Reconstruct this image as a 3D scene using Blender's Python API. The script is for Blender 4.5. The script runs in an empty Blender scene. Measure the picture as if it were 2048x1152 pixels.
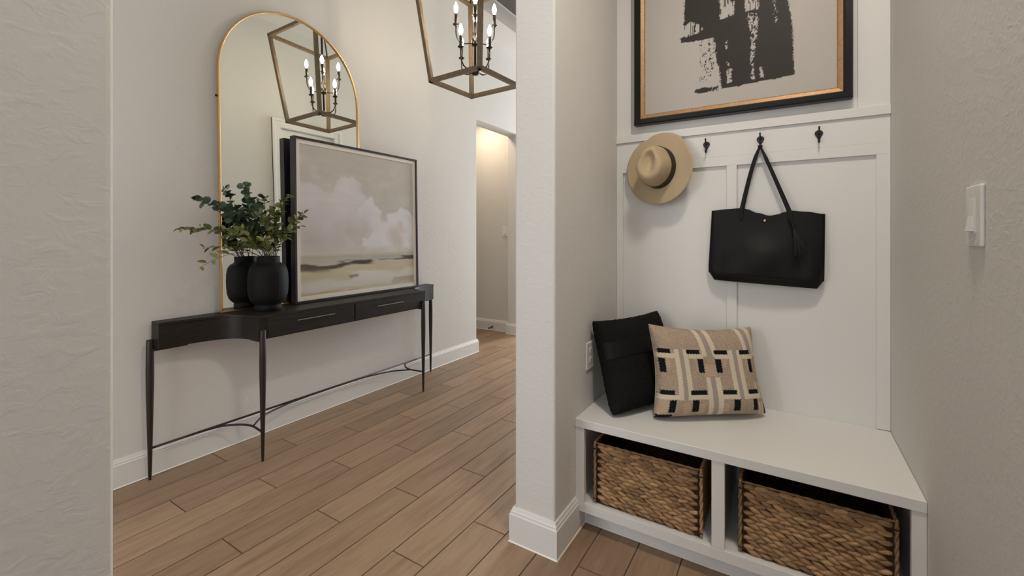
import bpy, bmesh, math, random
import numpy as np
from mathutils import Vector, Matrix
random.seed(7); RNG = np.random.default_rng(5)
scene = bpy.context.scene
COL = scene.collection
R = math.radians

# ------------------------------------------------------------------ camera
cam_d = bpy.data.cameras.new('camera'); cam = bpy.data.objects.new('camera', cam_d); COL.objects.link(cam)
cam.location = (0, 0, 1.22); cam.rotation_euler = (R(90), 0, R(31.98))
cam_d.sensor_width = 36.0; cam_d.sensor_fit = 'HORIZONTAL'
cam_d.lens = 882.0 / 2048.0 * 36.0
cam_d.shift_y = -107.0 / 2048.0
cam_d.clip_start = 0.02; cam_d.clip_end = 60
scene.camera = cam

# ------------------------------------------------------------------ world, lights, exposure
w = bpy.data.worlds.new('world'); scene.world = w; w.use_nodes = True
w.node_tree.nodes['Background'].inputs[0].default_value = (0.80, 0.88, 1.0, 1)
w.node_tree.nodes['Background'].inputs[1].default_value = 1.0

def area(name, loc, rot, sx, sy, watts, col):
    d = bpy.data.lights.new(name, 'AREA'); d.shape = 'RECTANGLE'; d.size = sx; d.size_y = sy
    d.energy = watts; d.color = col
    o = bpy.data.objects.new(name, d); COL.objects.link(o); o.location = loc; o.rotation_euler = rot
    return o
# daylight through the glazed end of the foyer, and through the window of the passage behind the camera
area('daylight_foyer_end', (-1.83, 8.05, 1.75), (R(-90), 0, 0), 1.5, 2.9, 225, (0.90, 0.96, 1.0))
area('fill_front_end', (-1.83, -1.74, 1.5), (R(90), 0, 0), 1.2, 2.2, 36, (0.97, 0.985, 1.0))  # added fill lamp before the solid front wall, brightens the console wall's left end
area('daylight_passage_window', (-0.2, -1.70, 1.75), (R(90), 0, 0), 0.9, 2.0, 5.8, (0.86, 0.95, 1.0))

scene.view_settings.view_transform = 'Standard'
scene.view_settings.look = 'None'
scene.view_settings.gamma = 1.0
scene.view_settings.use_curve_mapping = False
scene.view_settings.exposure = 0.0
scene.cycles.use_denoising = True
scene.cycles.max_bounces = 10
scene.cycles.diffuse_bounces = 6

# ------------------------------------------------------------------ materials
def lin(c): return tuple(((x / 255 + 0.055) / 1.055) ** 2.4 if x / 255 > 0.04045 else x / 255 / 12.92 for x in c)
def alb(r, g, b, k=1.5): return tuple(min(0.92, x * k) for x in lin((r, g, b)))
class NT:
    def __init__(s, name):
        s.m = bpy.data.materials.new(name); s.m.use_nodes = True
        s.t = s.m.node_tree; s.b = s.t.nodes['Principled BSDF']
    def n(s, typ, **kw):
        nd = s.t.nodes.new(typ)
        for k, v in kw.items():
            if k.startswith('i_'):
                nd.inputs[int(k[2:]) if k[2:].isdigit() else k[2:].replace('_', ' ')].default_value = v
            else: setattr(nd, k, v)
        return nd
    def l(s, a, b): s.t.links.new(a, b)
    def coords(s, scale=(1, 1, 1), rot=(0, 0, 0), kind='Object', rand=0.0):
        tc = s.n('ShaderNodeTexCoord'); mp = s.n('ShaderNodeMapping')
        mp.inputs['Scale'].default_value = scale; mp.inputs['Rotation'].default_value = rot
        src = tc.outputs[kind]
        if rand:
            oi = s.n('ShaderNodeObjectInfo'); mu = s.n('ShaderNodeMath', operation='MULTIPLY'); mu.inputs[1].default_value = rand
            s.l(oi.outputs['Random'], mu.inputs[0])
            ad = s.n('ShaderNodeVectorMath', operation='ADD'); s.l(src, ad.inputs[0]); s.l(mu.outputs[0], ad.inputs[1]); src = ad.outputs[0]
        s.l(src, mp.inputs['Vector']); return mp.outputs[0]
    def noise(s, vec, scale, detail=3, rough=0.5, dist=0.0):
        nd = s.n('ShaderNodeTexNoise'); nd.inputs['Scale'].default_value = scale; nd.inputs['Detail'].default_value = detail
        nd.inputs['Roughness'].default_value = rough; nd.inputs['Distortion'].default_value = dist
        s.l(vec, nd.inputs['Vector']); return nd.outputs['Fac']
    def ramp(s, fac, stops):
        r = s.n('ShaderNodeValToRGB'); cr = r.color_ramp
        while len(cr.elements) < len(stops): cr.elements.new(0.5)
        for e, (p, c) in zip(cr.elements, stops): e.position = p; e.color = (*c, 1) if len(c) == 3 else c
        s.l(fac, r.inputs[0]); return r.outputs[0]
    def bump(s, h, strength, dist):
        b = s.n('ShaderNodeBump'); b.inputs['Strength'].default_value = strength; b.inputs['Distance'].default_value = dist
        s.l(h, b.inputs['Height']); s.l(b.outputs[0], s.b.inputs['Normal'])
    def set(s, col=None, rough=0.5, metal=0.0, spec=None, coat=None):
        if col is not None: s.b.inputs['Base Color'].default_value = (*col, 1)
        s.b.inputs['Roughness'].default_value = rough; s.b.inputs['Metallic'].default_value = metal
        if spec is not None: s.b.inputs['Specular IOR Level'].default_value = spec
        return s

M = {}
def plain(key, col, rough=0.5, metal=0.0, spec=None, nscale=None, nstr=0.2, ndist=0.001, vary=0.0, stretch=(1, 1, 1)):
    t = NT(key).set(col, rough, metal, spec)
    if nscale:
        v = t.coords(stretch); f = t.noise(v, nscale, 3)
        t.bump(f, nstr, ndist)
        if vary:
            t.l(t.ramp(f, [(0.3, tuple(c * (1 - vary) for c in col)), (0.7, tuple(min(1, c * (1 + vary)) for c in col))]), t.b.inputs['Base Color'])
    M[key] = t.m; return t

# hand trowelled drywall
t = NT('wall_plaster').set((0.665, 0.648, 0.622), 0.75, 0, 0.25)
v = t.coords((1, 1, 1.3), (R(25), R(10), R(20)))
a = t.noise(v, 42, 4, 0.55, 0.7); b = t.noise(v, 130, 2, 0.5)
pl = t.ramp(a, [(0.46, (0, 0, 0)), (0.66, (1, 1, 1))])
mx = t.n('ShaderNodeMath', operation='MULTIPLY_ADD'); mx.inputs[1].default_value = 0.25
t.l(b, mx.inputs[0]); t.l(pl, mx.inputs[2]); t.bump(mx.outputs[0], 0.22, 0.0018); M['wall'] = t.m
plain('trim', (0.73, 0.72, 0.70), 0.38, 0, 0.4, 8, 0.03, 0.001)
plain('panel', (0.73, 0.72, 0.695), 0.42, 0, 0.4, 8, 0.04, 0.001)
plain('caulk', (0.82, 0.79, 0.73), 0.5)
plain('ceiling', (0.62, 0.60, 0.565), 0.8, 0, 0.2, 60, 0.2, 0.002)
t = NT('dark_ceiling').set(None, 0.55)
v = t.coords((14, 1, 1)); f = t.noise(v, 5, 5, 0.6)
t.l(t.ramp(f, [(0.3, (0.030, 0.022, 0.017)), (0.7, (0.060, 0.045, 0.034))]), t.b.inputs['Base Color']); M['dark_ceiling'] = t.m
plain('grout', (0.10, 0.083, 0.07), 0.9, 0, 0.2, 200, 0.3, 0.001)
# wood look plank
t = NT('plank').set(None, 0.42, 0, 0.35)
v = t.coords((9, 0.9, 1), rand=37.0); g = t.noise(v, 3.0, 6, 0.62, 0.6)
v2 = t.coords((60, 2.2, 1), rand=11.0); g2 = t.noise(v2, 4.0, 3, 0.6)
base = t.ramp(g, [(0.25, (0.215, 0.135, 0.083)), (0.48, (0.305, 0.200, 0.126)), (0.75, (0.365, 0.253, 0.165))])
oi = t.n('ShaderNodeObjectInfo')
hs = t.n('ShaderNodeHueSaturation'); mr = t.n('ShaderNodeMapRange'); mr.inputs[3].default_value = 0.86; mr.inputs[4].default_value = 1.14
t.l(oi.outputs['Random'], mr.inputs[0]); t.l(mr.outputs[0], hs.inputs['Value']); t.l(base, hs.inputs['Color'])
mxx = t.n('ShaderNodeMix', data_type='RGBA', blend_type='MULTIPLY'); mxx.inputs[0].default_value = 0.22
t.l(hs.outputs[0], mxx.inputs[6]); t.l(t.ramp(g2, [(0.35, (0.55, 0.5, 0.45)), (0.6, (1, 1, 1))]), mxx.inputs[7])
t.l(mxx.outputs[2], t.b.inputs['Base Color']); t.bump(g2, 0.12, 0.0006); M['plank'] = t.m
# espresso wood
t = NT('espresso').set(None, 0.45, 0, 0.28)
v = t.coords((40, 1.6, 40)); f = t.noise(v, 4, 5, 0.6, 0.3)
t.l(t.ramp(f, [(0.3, (0.0075, 0.006, 0.005)), (0.7, (0.024, 0.019, 0.016))]), t.b.inputs['Base Color']); t.bump(f, 0.25, 0.0006); M['espresso'] = t.m
plain('bronze', (0.030, 0.023, 0.018), 0.5, 0.45, None, 40, 0.05, 0.001)
plain('pull_metal', (0.32, 0.28, 0.24), 0.35, 0.9)
plain('brass', (0.78, 0.50, 0.24), 0.25, 1.0)
plain('mirror', (0.86, 0.88, 0.83), 0.005, 1.0)
plain('black_iron', (0.012, 0.011, 0.010), 0.35, 0.2)
t = NT('lantern_wood').set(None, 0.5, 0, 0.4)
v = t.coords((30, 30, 4)); f = t.noise(v, 5, 4, 0.6)
t.l(t.ramp(f, [(0.3, (0.115, 0.080, 0.048)), (0.7, (0.20, 0.142, 0.088))]), t.b.inputs['Base Color']); M['lantern'] = t.m
plain('gunmetal', (0.06, 0.05, 0.04), 0.3, 0.85)
t = NT('bulb').set((1, 0.85, 0.6), 0.3)
t.b.inputs['Emission Color'].default_value = (1.0, 0.84, 0.62, 1); t.b.inputs['Emission Strength'].default_value = 86.0; M['bulb'] = t.m
plain('vase_black', (0.0065, 0.0063, 0.0068), 0.65, 0, 0.16, 90, 0.15, 0.001)
plain('frame_black', (0.022, 0.020, 0.022), 0.42, 0, 0.4, 25, 0.1, 0.001, 0.3, (1, 0.1, 0.1))
plain('mat_cream', (0.74, 0.69, 0.63), 0.7)
plain('gloss_black', (0.006, 0.006, 0.0065), 0.32, 0, 0.3)
t = NT('gold_leaf').set(None, 0.46, 0.35)
v = t.coords((3, 3, 3)); f = t.noise(v, 30, 4)
t.l(t.ramp(f, [(0.3, (0.34, 0.19, 0.085)), (0.7, (0.46, 0.275, 0.13))]), t.b.inputs['Base Color']); M['gold'] = t.m
plain('hat_felt', (0.47, 0.365, 0.235), 0.85, 0, 0.2, 420, 0.5, 0.0008, 0.10)
plain('ribbon', (0.010, 0.010, 0.010), 0.55)
plain('leather', (0.0048, 0.0044, 0.0046), 0.54, 0, 0.24, 260, 0.12, 0.0004)
plain('plastic_white', (0.74, 0.72, 0.69), 0.3, 0, 0.5)
plain('slot_dark', (0.03, 0.03, 0.03), 0.5)
plain('wool_black', (0.0125, 0.0118, 0.0115), 0.95, 0, 0.1, 320, 1.0, 0.004, 0.5)
plain('band_black', (0.0055, 0.0052, 0.0052), 0.55, 0, 0.2)
t = NT('straw').set(None, 0.6, 0, 0.3)
v = t.coords((6, 60, 60), rand=23.0); f = t.noise(v, 3, 4, 0.6)
oi = t.n('ShaderNodeObjectInfo'); hs = t.n('ShaderNodeHueSaturation'); mr = t.n('ShaderNodeMapRange'); mr.inputs[3].default_value = 0.62; mr.inputs[4].default_value = 1.35
t.l(oi.outputs['Random'], mr.inputs[0]); t.l(mr.outputs[0], hs.inputs['Value'])
t.l(t.ramp(f, [(0.25, (0.20, 0.105, 0.045)), (0.55, (0.36, 0.215, 0.105)), (0.8, (0.46, 0.305, 0.17))]), hs.inputs['Color'])
t.l(hs.outputs[0], t.b.inputs['Base Color']); t.bump(f, 0.5, 0.0012); M['straw'] = t.m
plain('straw_gap_shade', (0.05, 0.026, 0.012), 0.9, 0, 0.1, 60, 0.6, 0.003, 0.3)  # basket shell: shade of the gaps between strands put into its colour
plain('thread_black', (0.012, 0.010, 0.009), 0.8)
def leafmat(key, a, b):
    t = NT(key).set(None, 0.48, 0, 0.4); oi = t.n('ShaderNodeObjectInfo')
    t.l(t.ramp(oi.outputs['Random'], [(0.0, a), (1.0, b)]), t.b.inputs['Base Color'])
    M[key] = t.m
leafmat('leaf_light', (0.055, 0.085, 0.022), (0.20, 0.21, 0.065))
leafmat('leaf_dark', (0.026, 0.058, 0.030), (0.066, 0.108, 0.056))
plain('twig', (0.055, 0.032, 0.018), 0.7)
def attrmat(key, rough, bumps=None, spec=0.3):
    t = NT(key).set(None, rough, 0, spec); at = t.n('ShaderNodeAttribute'); at.attribute_name = 'paint'
    t.l(at.outputs['Color'], t.b.inputs['Base Color'])
    if bumps: v = t.coords(); t.bump(t.noise(v, bumps[0], 3), bumps[1], bumps[2])
    M[key] = t.m
attrmat('sea_print', 0.6); attrmat('ink_print', 0.5); attrmat('kilim', 0.92, (420, 0.7, 0.003), 0.1)

# ------------------------------------------------------------------ mesh helpers
class MB:
    def __init__(s): s.v = []; s.f = []; s.smooth = False
    def add(s, verts, faces):
        o = len(s.v); s.v += [tuple(p) for p in verts]; s.f += [tuple(i + o for i in f) for f in faces]; return s
    def box(s, a, b):
        x0, y0, z0 = a; x1, y1, z1 = b
        return s.add([(x0, y0, z0), (x1, y0, z0), (x1, y1, z0), (x0, y1, z0), (x0, y0, z1), (x1, y0, z1), (x1, y1, z1), (x0, y1, z1)],
                     [(0, 3, 2, 1), (4, 5, 6, 7), (0, 1, 5, 4), (1, 2, 6, 5), (2, 3, 7, 6), (3, 0, 4, 7)])
    def tube(s, path, rad, n=10, cap=True):
        P = [Vector(p) for p in path]; k = len(P)
        rads = rad if isinstance(rad, (list, tuple)) else [rad] * k
        T = [(P[min(i + 1, k - 1)] - P[max(i - 1, 0)]).normalized() for i in range(k)]
        up = Vector((0, 0, 1)) if abs(T[0].z) < 0.9 else Vector((1, 0, 0))
        nrm = (up - T[0] * up.dot(T[0])).normalized(); V = []; Fs = []
        for i in range(k):
            nrm = (nrm - T[i] * nrm.dot(T[i])).normalized(); bi = T[i].cross(nrm)
            for j in range(n):
                a = 2 * math.pi * j / n
                V.append(P[i] + (nrm * math.cos(a) + bi * math.sin(a)) * rads[i])
        for i in range(k - 1):
            for j in range(n):
                Fs.append((i * n + j, i * n + (j + 1) % n, (i + 1) * n + (j + 1) % n, (i + 1) * n + j))
        if cap:
            Fs.append(tuple(range(n))[::-1]); Fs.append(tuple((k - 1) * n + j for j in range(n)))
        return s.add(V, Fs)
    def bar(s, p, q, wx, wy):       # square bar between two points
        p = Vector(p); q = Vector(q); d = (q - p).normalized()
        ref = Vector((0, 0, 1)) if abs(d.z) < 0.8 else Vector((0, 1, 0))
        a = (ref - d * ref.dot(d)).normalized(); b = d.cross(a); V = []
        for c in (p, q):
            for i, j in ((-1, -1), (1, -1), (1, 1), (-1, 1)): V.append(c + a * (i * wx / 2) + b * (j * wy / 2))
        return s.add(V, [(0, 3, 2, 1), (4, 5, 6, 7), (0, 1, 5, 4), (1, 2, 6, 5), (2, 3, 7, 6), (3, 0, 4, 7)])
    def lathe(s, prof, c=(0, 0, 0), n=32, rmod=None):
        V = []; Fs = []; k = len(prof)
        for r, z in prof:
            for j in range(n):
                a = 2 * math.pi * j / n; rr = r * (rmod(a, z) if rmod else 1)
                V.append((c[0] + rr * math.cos(a), c[1] + rr * math.sin(a), c[2] + z))
        for i in range(k - 1):
            for j in range(n): Fs.append((i * n + j, i * n + (j + 1) % n, (i + 1) * n + (j + 1) % n, (i + 1) * n + j))
        Fs.append(tuple(range(n))[::-1]); Fs.append(tuple((k - 1) * n + j for j in range(n)))
        return s.add(V, Fs)
    def prism(s, poly, axis, a, b):  # poly in the two other axes
        n = len(poly); V = []
        for c in (a, b):
            for p in poly:
                V.append((c, p[0], p[1]) if axis == 0 else ((p[0], c, p[1]) if axis == 1 else (p[0], p[1], c)))
        return s.add(V, [tuple(range(n)), tuple(range(2 * n - 1, n - 1, -1))] + [(i, i + n, (i + 1) % n + n, (i + 1) % n) for i in range(n)])
    def grid(s, fn, nu, nv, wrap_u=False):
        V = []; Fs = []
        for j in range(nv + 1):
            for i in range(nu + (0 if wrap_u else 1)): V.append(fn(i / nu, j / nv))
        W = nu if wrap_u else nu + 1
        for j in range(nv):
            for i in range(nu):
                i2 = (i + 1) % W if wrap_u else i + 1
                Fs.append((j * W + i, j * W + i2, (j + 1) * W + i2, (j + 1) * W + i))
        return s.add(V, Fs)
    def mesh(s, name, off=(0, 0, 0), smooth=False):
        me = bpy.data.meshes.new(name)
        me.from_pydata([(x - off[0], y - off[1], z - off[2]) for x, y, z in s.v], [], s.f)
        bm = bmesh.new(); bm.from_mesh(me); bmesh.ops.recalc_face_normals(bm, faces=bm.faces); bm.to_mesh(me); bm.free()
        if smooth: me.polygons.foreach_set('use_smooth', [True] * len(me.polygons))
        return me

def link(name, me, mat, parent=None, loc=(0, 0, 0), bevel=0, smooth=False, segs=2):
    o = bpy.data.objects.new(name, me); COL.objects.link(o)
    if mat and not me.materials: me.materials.append(M[mat])
    o.location = loc
    if parent is not None: o.parent = parent
    if bevel:
        b = o.modifiers.new('bevel', 'BEVEL'); b.width = bevel; b.segments = segs; b.limit_method = 'ANGLE'; b.angle_limit = R(40); b.harden_normals = False
    return o
def part(name, mb, mat, root, bevel=0, smooth=False, base=None):
    # root: thing (Empty or mesh) whose origin is a world point; geometry is given in world coordinates
    off = Vector(root['_o']) if root is not None else Vector(base or (0, 0, 0))
    me = mb.mesh(name, off, smooth)
    o = link(name, me, mat, root, (0, 0, 0) if root is not None else off, bevel)
    o['_o'] = tuple(off); return o
def thing(name, loc, label, cat, group=None):
    o = bpy.data.objects.new(name, None); COL.objects.link(o); o.location = loc; o['_o'] = tuple(loc)
    o.empty_display_size = 0.05
    return tag(o, label, cat, group)
def tag(o, label, cat, group=None):
    o['label'] = label; o['category'] = cat
    if group: o['group'] = group
    return o
def single(name, mb, mat, base, label, cat, group=None, bevel=0, smooth=False):
    return tag(part(name, mb, mat, None, bevel, smooth, base), label, cat, group)
def struct(name, mb, mat, bevel=0, label=None, smooth=False, segs=2):
    me = mb.mesh(name, smooth=smooth); o = link(name, me, mat, None, bevel=bevel, segs=segs); o['kind'] = 'structure'; o['_o'] = (0, 0, 0)
    if label: o['label'] = label
    return o
def smoothstep(a, b, x): t = np.clip((x - a) / (b - a), 0, 1); return t * t * (3 - 2 * t)
def vnoise(x, y, seed=0):     # value noise on numpy arrays
    r = np.random.default_rng(seed).random((64, 64)); xi = np.floor(x).astype(int); yi = np.floor(y).astype(int)
    fx = x - xi; fy = y - yi; fx = fx * fx * (3 - 2 * fx); fy = fy * fy * (3 - 2 * fy)
    g = lambda a, b: r[a % 64, b % 64]
    return (g(xi, yi) * (1 - fx) + g(xi + 1, yi) * fx) * (1 - fy) + (g(xi, yi + 1) * (1 - fx) + g(xi + 1, yi + 1) * fx) * fy
def fbm(x, y, seed=0, o=4):
    s = 0; a = 0.5
    for k in range(o): s = s + a * vnoise(x * 2 ** k, y * 2 ** k, seed + k); a *= 0.5
    return s / (1 - 0.5 ** o)
def inpoly(x, y, poly):
    ins = np.zeros(x.shape, bool); n = len(poly)
    for i in range(n):
        x0, y0 = poly[i]; x1, y1 = poly[(i + 1) % n]
        if y0 == y1: continue
        c = ((y0 > y) != (y1 > y)) & (x < (x1 - x0) * (y - y0) / (y1 - y0) + x0); ins ^= c
    return ins
def paint(me, rgb):           # colours per vertex, linear
    at = me.color_attributes.new('paint', 'FLOAT_COLOR', 'POINT')
    a = np.ones((len(rgb), 4), np.float32); a[:, :3] = rgb; at.data.foreach_set('color', a.ravel())

# ------------------------------------------------------------------ the setting
XL, XP0, XP1, XR = -2.745, -0.923, -0.746, 0.338      # console wall, partition faces, right wall
YB = 2.225                                             # alcove back wall
ZC = 3.37
floor = struct('floor', MB().box((-5.2, -1.9, -0.10), (0.5, 8.3, -0.0025)), 'grout', label='grey brown grout bed under the plank floor')
PW, PL, PG = 0.159, 0.928, 0.0048
plank_me = None
def plank_mesh(wd, ln): return MB().box((-wd / 2, -ln / 2, -0.008), (wd / 2, ln / 2, 0.0)).mesh('plank')
cache = {}
for r in range(-5, 20):
    x1 = -0.336 - PW * (14 - r); x0 = x1 - PW           # row 0 lies against the console wall
    if x1 > XR + 0.16: continue
    ph = [1.20, 1.505, 0.885][r % 3]
    y = ph - PL * 4
    while y < 8.2:
        ya, yb = max(y, -1.85), min(y + PL, 8.2)
        if yb - ya > 0.05:
            if x1 < XL - 0.05 and (ya > 4.64 or yb < 3.2): y += PL; continue    # beyond the side hall
            if x0 > XP1 + 0.1 and ya > 2.3: y += PL; continue                   # behind the alcove
            if x1 < XL - 0.05: yb = min(yb, 4.64)
            k = (round(PW - PG, 4), round(yb - ya - PG, 3))
            if k not in cache: cache[k] = plank_mesh(*k); cache[k].materials.append(M['plank'])
            link('plank', cache[k], None, floor, ((x0 + x1) / 2, (ya + yb) / 2, 0), bevel=0)
        y += PL

wl = MB().prism([(-1.8, 0), (3.70, 0), (3.70, 2.42), (4.57, 2.42), (4.57, 0), (8.2, 0), (8.2, ZC + .3), (-1.8, ZC + .3)], 0, XL - 0.175, XL)
struct('wall_left', wl, 'wall', 0.010, 'cream textured wall behind the console table with a doorway', segs=3)
wc = MB().prism([(-1.8, 0), (0.215, 0), (0.215, 2.50), (1.50, 2.50), (1.50, 0), (2.625, 0), (2.625, 2.440), (3.275, 2.440), (3.275, 0), (8.2, 0), (8.2, ZC + .3), (-1.8, ZC + .3)], 0, XP0, XP1)
struct('wall_center', wc, 'wall', 0.010, 'textured partition wall ending in a white column, open to the foyer', segs=3)
struct('wall_right', MB().box((XR, -1.8, 0), (XR + 0.15, 2.4, 3.3)), 'wall', 0, 'textured greige wall on the right with a light switch')
wb = struct('wall_back', MB().box((XP1 + .0005, YB, 0), (XR - .0005, YB + 0.15, 3.3)), 'panel', 0, 'white panelled back wall of the alcove')
for nm, a, b in (('rail', (XP1, YB - .020, 1.685), (XR, YB, 1.722)),
                 ('rail', (XP1, YB - .0105, 1.5775), (XR, YB, 1.685)),
                 ('rail', (XP1, YB - .0125, 1.532), (XR, YB, 1.577)),
                 ('stile', (XP1, YB - .0125, 0.462), (-0.713, YB, 1.532)), ('stile', (-0.234, YB - .0125, 0.462), (-0.192, YB, 1.532)),
                 ('stile', (0.294, YB - .0125, 0.462), (XR, YB, 1.532)),
                 ('stile', (XP1, YB - .0105, 1.722), (-0.672, YB, 3.0)), ('stile', (0.237, YB - .0105, 1.722), (XR, YB, 3.0))):
    a = (a[0] + .0006, a[1], a[2]); b = (b[0] - .0006, b[1], b[2])
    part(nm, MB().box(a, b), 'panel', wb, 0.0012)
# side hall behind the doorway
struct('wall_hall', MB().box((-5.1, 4.65, 0), (XL - 0.176, 4.80, 2.8)), 'wall', 0, 'cream wall of the side hall seen through the doorway')
struct('wall_hall_end', MB().box((-5.25, 3.0, 0), (-5.1, 4.80, 2.8)), 'wall', 0)
struct('wall_hall_near', MB().box((-5.1, 3.05, 0), (XL - 0.176, 3.20, 2.8)), 'wall', 0)
struct('ceiling_hall', MB().box((-5.25, 3.0, 2.8), (XL - 0.176, 4.80, 2.9)), 'ceiling', 0)
# ends of the foyer and passage (front wall solid; far end and passage end are glazed)
struct('wall_front', MB().box((XL - .175, -1.95, 0), (XP1, -1.801, ZC + .3)), 'wall', 0)
def glazed(nm, x0, x1, y, zt):
    m = MB()
    for a, b in ((x0, x0 + .07), (x1 - .07, x1), ((x0 + x1) / 2 - .03, (x0 + x1) / 2 + .03)): m.box((a, y, 0), (b, y + .06, zt))
    for z in (0, zt * .5, zt - .08): m.box((x0, y + .001, z), (x1, y + .059, z + .08))
    struct(nm, m, 'trim', 0)
glazed('window_1', XL, XP0, 8.2, ZC); glazed('window_2', XP1, XR, -1.86, 3.2)
# foyer ceiling: light soffit along the console wall, higher ceiling with a dark beam beyond it
ZH = ZC + .17; tx0 = -2.46
cm = MB().box((XL, -1.8, ZC), (tx0, 8.2, ZC + .26)).box((tx0, -1.8, ZH), (XP0, 8.2, ZH + .09))
struct('ceiling', cm, 'ceiling', 0, 'pale stepped ceiling of the foyer')
single('ceiling_beam', MB().box((-2.31, -1.79, ZH - .13), (-2.10, 8.19, ZH - .0005)), 'dark_ceiling', (-2.2, 2.2, ZH - .13), 'dark brown wooden beam along the foyer ceiling', 'beam', bevel=.004)
struct('ceiling_passage', MB().box((XP1, -1.8, 3.2), (XR + .15, 2.4, 3.28)), 'ceiling', 0)

# baseboards: moulded profile swept along wall lines (plan polyline, room on its left side)
PROF = [(0.0, 0.0), (0.017, 0.0), (0.017, 0.108), (0.013, 0.112), (0.013, 0.119), (0.009, 0.123), (0.006, 0.133), (0.0, 0.134)]
def baseboard(nm, line, label=None):
    n = len(line); m = MB(); k = len(PROF); V = []
    for i in range(n):
        p = Vector(line[i])
        def nor(a, b): d = (Vector(b) - Vector(a)).normalized(); return Vector((-d.y, d.x))
        if i == 0: o = nor(line[0], line[1])
        elif i == n - 1: o = nor(line[-2], line[-1])
        else:
            a = nor(line[i - 1], line[i]); b = nor(line[i], line[i + 1]); o = (a + b) / (1 + a.dot(b))
        for d, z in PROF: q = p + o * d; V.append((q.x, q.y, z + .0002))
    Fs = []
    for i in range(n - 1):
        for j in range(k): Fs.append((i * k + j, i * k + (j + 1) % k, (i + 1) * k + (j + 1) % k, (i + 1) * k + j))
    Fs += [tuple(range(k)), tuple((n - 1) * k + j for j in range(k))[::-1]]
    m.add(V, Fs); o = struct(nm, m, 'trim', 0, label)
    # thin caulk bead where the board meets the floor
    c = MB(); V = []
    for i in range(n):
        p = Vector(line[i])
        if i == 0: q = nor(line[0], line[1])
        elif i == n - 1: q = nor(line[-2], line[-1])
        else:
            a = nor(line[i - 1], line[i]); b = nor(line[i], line[i + 1]); q = (a + b) / (1 + a.dot(b))
        for d, z in ((0.016, 0.0), (0.0205, 0.0), (0.016, 0.006)): r_ = p + q * d; V.append((r_.x, r_.y, z + .0003))
    Fs = []
    for i in range(n - 1):
        for j in range(3): Fs.append((i * 3 + j, i * 3 + (j + 1) % 3, (i + 1) * 3 + (j + 1) % 3, (i + 1) * 3 + j))
    c.add(V, Fs); part('caulk_line', c, 'caulk', o)
XH = XL - 0.175
baseboard('baseboard_left', [(XH - .3, 3.70), (XH, 3.70), (XL, 3.70), (XL, -1.8)][1:], 'white moulded baseboard under the console wall')
baseboard('baseboard_hall', [(XL, 8.2), (XL, 4.57), (XH, 4.57), (XH, 4.65), (-5.1, 4.65)], 'white moulded baseboard of the side hall')
baseboard('baseboard_center', [(XP1, 1.752), (XP1, 1.50), (XP0, 1.50), (XP0, 2.535)], 'white moulded baseboard wrapping the column')
baseboard('baseboard_center_far', [(XP0, 3.365), (XP0, 8.2)], None)
baseboard('baseboard_near', [(XP0, -1.8), (XP0, 0.215), (XP1, 0.215), (XP1, -1.8)], None)
baseboard('baseboard_right', [(XR, -1.8), (XR, 1.752)], None)

# door in the partition, seen in the mirror
dm = MB().box((XP0 + .03, 2.628, 0.004), (XP0 + .07, 3.272, 2.437))
d1 = struct('door_1', dm, 'trim', 0.001, 'white panel door reflected in the arched mirror')
for z0, z1 in ((0.16, 0.98), (1.15, 2.29)):
    fr = MB(); x = XP0 + .03
    for a, b in (((x - .008, 2.74, z0), (x, 3.16, z0 + .02)), ((x - .008, 2.74, z1 - .02), (x, 3.16, z1)), ((x - .008, 2.74, z0), (x, 2.76, z1)), ((x - .008, 3.14, z0), (x, 3.16, z1))): fr.box(a, b)
    part('panel_moulding', fr, 'trim', d1, 0.002)
part('door_knob', MB().tube([(XP0 + .031, 3.215, .94), (XP0 + .02, 3.215, .94), (XP0 + .005, 3.215, .94), (XP0 - .012, 3.215, .94), (XP0 - .026, 3.215, .94)], [.027, .012, .012, .026, .018], 16), 'black_iron', d1, 0, True)
tr = MB()
for (y0, y1, z0, z1) in ((2.535, 2.625, 0, 2.53), (3.275, 3.365, 0, 2.53), (2.625, 3.275, 2.44, 2.53)): tr.box((XP0 - .018, y0, z0 + .0003), (XP0 - .0002, y1, z1))
for (y0, y1, z0, z1) in ((2.535, 2.563, 0, 2.53), (3.337, 3.365, 0, 2.53), (2.563, 3.337, 2.502, 2.53)): tr.box((XP0 - .026, y0, z0 + .0003), (XP0 - .0002, y1, z1))
struct('trim_1', tr, 'trim', 0.003, 'white door casing reflected in the mirror')

# ------------------------------------------------------------------ storage bench
bench = thing('storage_bench', (-0.2, 1.95, 0), 'white built-in storage bench with two open cubbies holding baskets', 'bench')
e = .0008
def bx(nm, a, b, bev=0.0012, mat='panel'): return part(nm, MB().box(a, b), mat, bench, bev)
x0, x1 = XP1 + e, XR - e
bx('seat_top', (x0, 1.686, 0.426), (x1, YB - .0005, 0.460), 0.0018)
bx('front_stile', (x0, 1.690, 0.0805), (-0.707, 1.710, 0.4255)); bx('front_stile', (-0.227, 1.690, 0.1205), (-0.185, 1.710, 0.4255)); bx('front_stile', (0.304, 1.690, 0.0805), (x1, 1.710, 0.4255))
bx('bottom_rail', (-0.7065, 1.690, 0.0805), (0.3035, 1.710, 0.1200))
bx('shelf', (x0, 1.7105, 0.098), (x1, YB - .001, 0.1150)); bx('divider', (-0.218, 1.7105, 0.1152), (-0.194, YB - .001, 0.4255))
bx('side_panel', (x0, 1.7105, 0.1152), (-0.727, YB - .001, 0.4255)); bx('side_panel', (0.319, 1.7105, 0.1152), (x1, YB - .001, 0.4255))
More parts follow.
